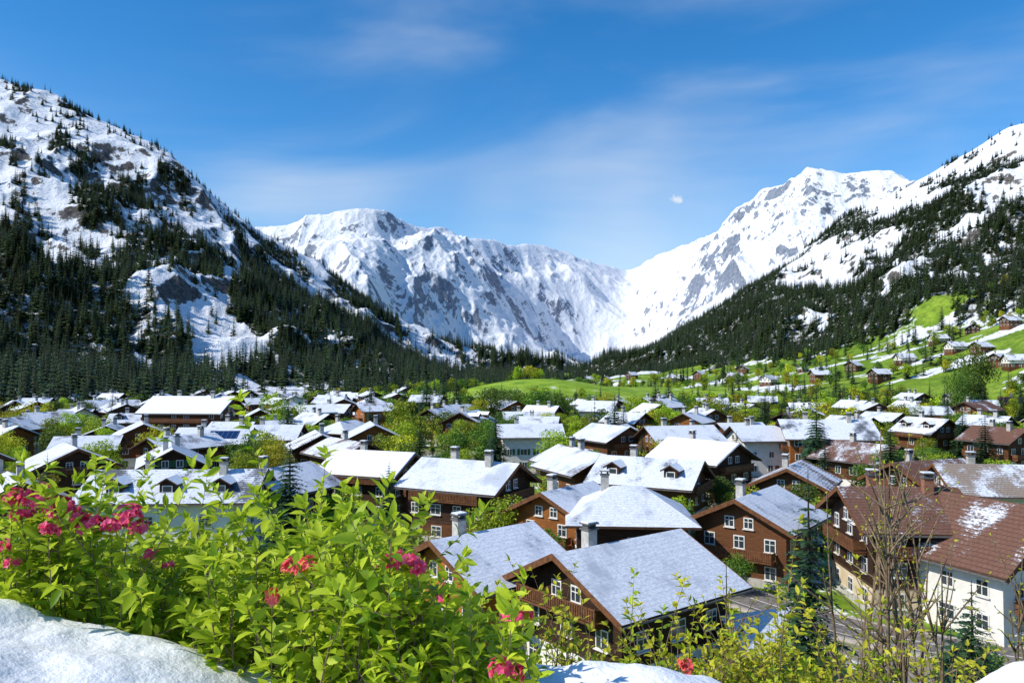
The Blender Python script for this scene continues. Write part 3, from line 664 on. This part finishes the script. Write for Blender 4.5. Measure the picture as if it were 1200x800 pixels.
scatter('valley_broadleaf_trees',P[k],Hh[k],NGB,5);scatter('valley_conifer_trees',P[~k],Hh[~k]*1.35,NGC,3)
P=[];Hh=[]
for i in range(1000):
    y=random.uniform(9,44);x=random.uniform(-.75,.8)*(y+8)
    if any((x-s[0])**2+(y-s[1])**2<(s[2]+.5)**2 for s in SPOTS[:40]): continue
    P.append((x,y,float(gz(x,y))-.3));Hh.append(random.uniform(1.0,2.4)*min(1,.5+y/40))
for i in range(1100):
    y=random.uniform(48,240);x=random.uniform(-.7,.7)*y
    if any((x-s[0])**2+(y-s[1])**2<(s[2]-2.0)**2 for s in SPOTS[:NH]): continue
    if any((x-r[0])**2+(y-r[1])**2<4.2**2 for r in ROADS): continue
    P.append((x,y,float(gz(x,y))-.4));Hh.append(random.uniform(1.3,3.2))
P=np.array(P);scatter('garden_bushes',P,np.array(Hh),NGB,5)
def spruce(px,Y,toppy,w): 
    x,y=at(px,Y);top=H+(430-toppy)/F*Y;z=float(gz(x,y));tree('spruce_tree',random.choice(spr),x,y,top-z,w)
spruce(945,22,545,.95);spruce(1133,19,672,1.1);spruce(1108,20,715,1.1)
# ------------------------------------------------------------------ foreground snow bank
def bankdrop(Y): return ss(3.0,5.6,Y)*3.6
xs=np.linspace(-9,9,620);ys=np.linspace(-4,6.5,380);X,Y=np.meshgrid(xs,ys)
cr=np.interp(X,[-4,-3,-2,-1.6,-1.33,-.9,-.55,-.1,.07,.6,1.07,1.35,1.7,2.0,3,4],[-.68,-.79,-.92,-1.03,-1.09,-1.25,-1.5,-1.45,-1.2,-1.17,-1.26,-1.5,-1.4,-1.2,-1.1,-1.1])
sg=np.where(Y<3,4.5,.75);Z=-1.52+(cr+1.52)*np.exp(-((Y-3)/sg)**2)
Z=Z+(fbm(X*1.3,Y*1.3,3,4)-.5)*.16+(fbm(X*4,Y*4,3,6,.4)-.5)*.08+(fbm(X*14,Y*14,3,9)-.5)*.022
Z=H+Z-bankdrop(Y)
me=fastmesh('snow_bank',np.stack([X,Y,Z],-1).reshape(-1,3),gridfaces(*X.shape),smooth=True,mats=[M['snow_near']]);link(bpy.data.objects.new('snow_bank',me))
def rootz(x,y): return max(float(gz(x,y)),H-1.55-float(bankdrop(np.array(y))))-.12
# ------------------------------------------------------------------ shrubs
def leafmesh(name,B,D,Nn,Ln,Wd,mat,parent,tint=None,curl=.18):
    n=len(B);B=np.array(B);D=np.array(D);D/=np.linalg.norm(D,axis=1,keepdims=True)+1e-9;Nn=np.array(Nn)
    S=np.cross(D,Nn);S/=np.linalg.norm(S,axis=1,keepdims=True)+1e-9;N2=np.cross(S,D);Ln=np.array(Ln)[:,None];W=np.array(Wd)[:,None]
    c=lambda f,d:B+D*Ln*f-N2*Ln*curl*f*f*1.4+N2*W*d
    rows=[c(0,0),c(.3,.0)-S*W*.42+N2*W*.18,c(.3,0),c(.3,0)+S*W*.42+N2*W*.18,c(.65,0)-S*W*.4+N2*W*.16,c(.65,0),c(.65,0)+S*W*.4+N2*W*.16,c(1,0)]
    V=np.stack(rows,1).reshape(-1,3);f=np.array([(0,1,2),(0,2,3),(1,4,5),(1,5,2),(2,5,6),(2,6,3),(4,7,5),(5,7,6)])
    Fq=(np.arange(n)[:,None,None]*8+f[None]).reshape(-1,3)
    t=rng.random(n) if tint is None else np.array(tint)
    return link(bpy.data.objects.new(name,fastmesh(name,V,Fq,{'tint':np.repeat(t,8)},True,[mat])),parent)
def rv(s=1.0): return np.array([random.gauss(0,s),random.gauss(0,s),random.gauss(0,s)])
def shrub(name,stems,leaf,mat,flowers=(),lsp=.035,wr=.45,pet='petal',frad=.006,twigs=3,dens=1.0,l0=.35):
    mb=MB();B=[];D=[];Nn=[];Ln=[];Wd=[];Ti=[]
    def run(a,b,r0,bend,lf,lev):
        mid=(a+b)/2+bend;m=8;pts=[(1-t)**2*a+2*t*(1-t)*mid+t*t*b for t in np.linspace(0,1,m)]
        mb.tube(pts,[r0*(1-.75*i/(m-1)) for i in range(m)],'twig',5 if lev==0 else 4)
        ln=np.linalg.norm(b-a);k=max(2,int(ln*(1-lf)/lsp*dens))
        for i in range(k):
            t=lf+(1-lf)*(i+.5)/k;p=(1-t)**2*a+2*t*(1-t)*mid+t*t*b;d=(b-a)/ln
            for q in range(2):
                o=rv();o-=d*o.dot(d);o/=np.linalg.norm(o)+1e-9
                B.append(p);D.append(o*.9+d*.5+np.array([0,0,.1]));Nn.append(np.array([0,0,1])+rv(.45));s=leaf*random.uniform(.45,1.2);Ln.append(s);Wd.append(s*wr*random.uniform(.8,1.2));Ti.append(min(1,max(0,random.gauss(.5,.3)+(t-.5)*.4)))
        for q in range(4):
            B.append(b);D.append((b-a)/ln+rv(.5));Nn.append(np.array([0,-.3,1])+rv(.5));Ln.append(leaf*random.uniform(.5,.9));Wd.append(leaf*wr*.7);Ti.append(random.uniform(.6,1))
        return pts
    for a,b in stems:
        a=np.array(a,float);b=np.array(b,float);L=np.linalg.norm(b-a)
        pts=run(a,b,frad,rv(.07*L),l0,0)
        for q in range(twigs):
            i=random.randint(3,6);s=pts[i];e=s+(b-a)/L*min(L,1.8)*random.uniform(.12,.3)+rv(1)*min(L,1.8)*.12;run(s,e,frad*.5,rv(.02),.15,1)
    e=empty(name);mb.obj('stems',e,True);leafmesh('leaves',B,D,Nn,Ln,Wd,M[mat],e,Ti)
    if flowers:
        B=[];D=[];Nn=[];Ln=[];Wd=[]
        for (c,r,n) in flowers:
            c=np.array(c)
            for i in range(int(n*1.3)):
                d=rv();d[2]=abs(d[2])*.8;d/=np.linalg.norm(d);p=c+d*r*1.3*random.uniform(.35,1.15);u=np.cross(d,rv());u/=np.linalg.norm(u);w=np.cross(d,u);s=random.uniform(.014,.026)
                for q in range(5):
                    aa=q*2*math.pi/5;pd=math.cos(aa)*u+math.sin(aa)*w
                    B.append(p);D.append(pd+d*.45);Nn.append(d);Ln.append(s);Wd.append(s*.85)
        leafmesh('blossoms',B,D,Nn,Ln,Wd,M[pet],e,curl=.1)
    return e
def wp(px,py,Y): return np.array([(px-600)/F*Y,Y,H+(430-py)/F*Y])
tx=[-60,0,20,60,100,150,180,220,260,300,330,360,385,430,455,480,520,560,600,640];ty=[595,597,592,597,610,622,636,640,632,640,628,614,605,626,655,672,700,725,748,770]
def stems(p0,p1,n,Y0,Y1,low=110):
    out=[]
    for i in range(n):
        px=random.uniform(p0,p1);Y=random.uniform(Y0,Y1);py=np.interp(px,tx,ty)+abs(random.gauss(0,1))*low*.5
        t=wp(px,py,Y);x=t[0]+random.gauss(0,.12);y=Y+random.gauss(0,.12);out.append((np.array([x,y,rootz(x,y)]),t))
    return out
fl1=[(wp(18,586,3.2),.035,20),(wp(45,588,3.2),.055,44),(wp(75,600,3.2),.045,34),(wp(30,604,3.2),.03,14),(wp(95,606,3.2),.035,18),(wp(108,618,3.2),.04,26),(wp(135,618,3.2),.04,26),(wp(155,607,3.2),.04,24),(wp(165,620,3.2),.03,14),(wp(8,640,3.1),.025,8),(wp(60,622,3.1),.025,10),(wp(20,660,3.1),.02,6)]
def tips(fl): return [((lambda x,y:np.array([x,y,rootz(x,y)]))(f[0][0]+random.gauss(0,.05),f[0][1]+.25),f[0]-np.array([0,0,.02])) for f in fl]
shrub('flowering_shrub',stems(-60,110,48,3.3,4.4,90)+tips(fl1),.085,'leaf',fl1)
fl2=[(wp(345,665,2.8),.032,14),(wp(364,666,2.8),.032,14),(wp(322,698,2.8),.02,7)]
fa=[(wp(180,650,3.3),.025,7),(wp(200,662,3.3),.02,4)]
shrub('flowering_shrub',stems(100,240,46,3.5,4.6,90)+tips(fa),.085,'leaf',fa)
shrub('flowering_shrub',stems(230,380,58,3.0,4.2,150)+tips(fl2),.085,'leaf',fl2,pet='petalO')
fl4=[(wp(458,660,2.7),.03,16),(wp(478,657,2.7),.028,14),(wp(490,665,2.7),.02,9),(wp(520,700,2.7),.015,5)]
shrub('flowering_shrub',stems(360,490,62,2.7,4.0,190)+tips(fl4),.082,'leaf',fl4)
fl5=[(wp(602,722,2.6),.03,14),(wp(614,716,2.6),.02,8),(wp(585,783,2.5),.03,12),(wp(604,786,2.5),.025,10)]
shrub('flowering_shrub',stems(460,625,60,2.6,3.6,100)+tips(fl5),.075,'leaf',fl5)
def st2(pc,sp,top,n,Y):
    o=[]
    for i in range(n):
        px=random.gauss(pc,sp);y=Y+random.gauss(0,.25);t=wp(px,top+abs(random.gauss(0,28)),y);x=(pc-600)/F*Y+random.gauss(0,.2);yy=Y+random.gauss(0,.15);o.append((np.array([x,yy,rootz(x,yy)]),t))
    return o
shrub('yellow_shrub',st2(665,26,718,12,4.6),.06,'leafY',lsp=.08,twigs=4,frad=.008,wr=.5,l0=.55)
shrub('yellow_shrub',st2(810,30,742,20,4.5),.055,'leafY',[(wp(803,778,4.1),.04,18)],pet='petalO',lsp=.06,frad=.008,wr=.5,l0=.5,twigs=4)
shrub('yellow_shrub',st2(890,34,745,26,4.6),.06,'leafY',lsp=.045,frad=.008,wr=.5,l0=.5,twigs=4)
shrub('yellow_shrub',st2(1000,45,762,18,4.7),.055,'leafY',lsp=.055,frad=.008,wr=.5,l0=.5,twigs=4)
shrub('yellow_shrub',st2(1120,50,770,14,4.7),.055,'leafY',lsp=.06,frad=.008,wr=.5,l0=.5,twigs=4)
shrub('low_green_shrub',st2(740,50,770,30,4.4),.055,'leaf',lsp=.045,wr=.4,l0=.5)
shrub('low_green_shrub',st2(960,60,778,30,4.4),.05,'leaf',lsp=.045,wr=.4,l0=.5)
def sapling(px,top,Y,n,spread,mat='leafY',leaf=.04,fr=.02):
    o=[];x0=(px-600)/F*Y
    for i in range(n):
        t=wp(px+random.gauss(0,spread),top+abs(random.gauss(0,40)),Y+random.gauss(0,.4));x=x0+random.gauss(0,.08);y=Y+random.gauss(0,.08);o.append((np.array([x,y,rootz(x,y)]),t))
    shrub('budding_sapling',o,leaf,mat,lsp=.14,twigs=12,frad=fr,wr=.45,l0=.4)
sapling(1045,500,7.5,8,36,fr=.024);sapling(1000,560,8.0,3,22);sapling(1085,640,7.5,4,20);sapling(860,690,8,3,22);sapling(1190,660,7,3,14)
# ------------------------------------------------------------------ world, sun, camera
sd=np.array([-.70,-.25,.65]);sd/=np.linalg.norm(sd)
w=bpy.data.worlds.new('World');scene.world=w;w.use_nodes=True;nt=w.node_tree;N=nt.nodes;Lk=nt.links;bg=N['Background']
sky=N.new('ShaderNodeTexSky');sky.sky_type='NISHITA';sky.sun_disc=False;sky.sun_elevation=math.asin(sd[2]);sky.sun_rotation=math.atan2(sd[0],sd[1]);sky.altitude=900;sky.air_density=1.0;sky.dust_density=.5;sky.ozone_density=3.0
class WG(G):
    def __init__(s): s.nt=nt;s.tc=N.new('ShaderNodeTexCoord')
wg=WG();gen=wg.tc.outputs['Generated']
hs=N.new('ShaderNodeHueSaturation');hs.inputs['Saturation'].default_value=1.36;hs.inputs['Value'].default_value=1.36;Lk.new(sky.outputs[0],hs.inputs['Color'])
mp=N.new('ShaderNodeMapping');mp.inputs['Rotation'].default_value=(0,math.radians(-24),0);mp.inputs['Scale'].default_value=(1.0,1.2,3.6);Lk.new(gen,mp.inputs[0])
n1=wg.noise(1.5,5,.5,mp.outputs[0],dist=.5);n2=wg.noise(1.4,3,.5,gen)
cl=wg.m('MULTIPLY',wg.mr(n1,.40,.82),wg.mr(n2,.40,.7));cl=wg.m('MULTIPLY',cl,.6)
cd=np.array([195,900,197.0]);cd/=np.linalg.norm(cd)
vm=N.new('ShaderNodeVectorMath');vm.operation='SUBTRACT';Lk.new(gen,vm.inputs[0]);vm.inputs[1].default_value=tuple(cd)
vs=N.new('ShaderNodeVectorMath');vs.operation='MULTIPLY';Lk.new(vm.outputs[0],vs.inputs[0]);vs.inputs[1].default_value=(52,52,95)
vl=N.new('ShaderNodeVectorMath');vl.operation='LENGTH';Lk.new(vs.outputs[0],vl.inputs[0])
n3=wg.noise(70,5,.65,gen);sc=wg.mr(wg.m('ADD',wg.m('SUBTRACT',1.0,vl.outputs['Value']),wg.m('MULTIPLY',wg.m('SUBTRACT',n3,.5),2.2)),.2,.9)
fac=wg.m('MAXIMUM',cl,wg.m('MULTIPLY',sc,.8))
out=wg.mix(fac,hs.outputs[0],(6.6,7.0,7.3))
Lk.new(out,bg.inputs['Color']);bg.inputs['Strength'].default_value=.13
sun=bpy.data.lights.new('sun','SUN');sun.energy=5.0;sun.angle=math.radians(.5);sun.color=(1,.94,.83);so=bpy.data.objects.new('sun',sun);link(so)
from mathutils import Vector
so.rotation_euler=Vector(tuple(sd)).to_track_quat('Z','Y').to_euler();so.location=(-100,-60,150)
cam=bpy.data.cameras.new('camera');cam.lens=27;cam.sensor_width=36;cam.clip_end=30000;cam.clip_start=.05
co=bpy.data.objects.new('camera',cam);link(co);co.location=(0,0,H);co.rotation_euler=(math.radians(90+1.9),0,0);scene.camera=co
scene.view_settings.view_transform='Standard';scene.view_settings.look='None';scene.view_settings.exposure=0
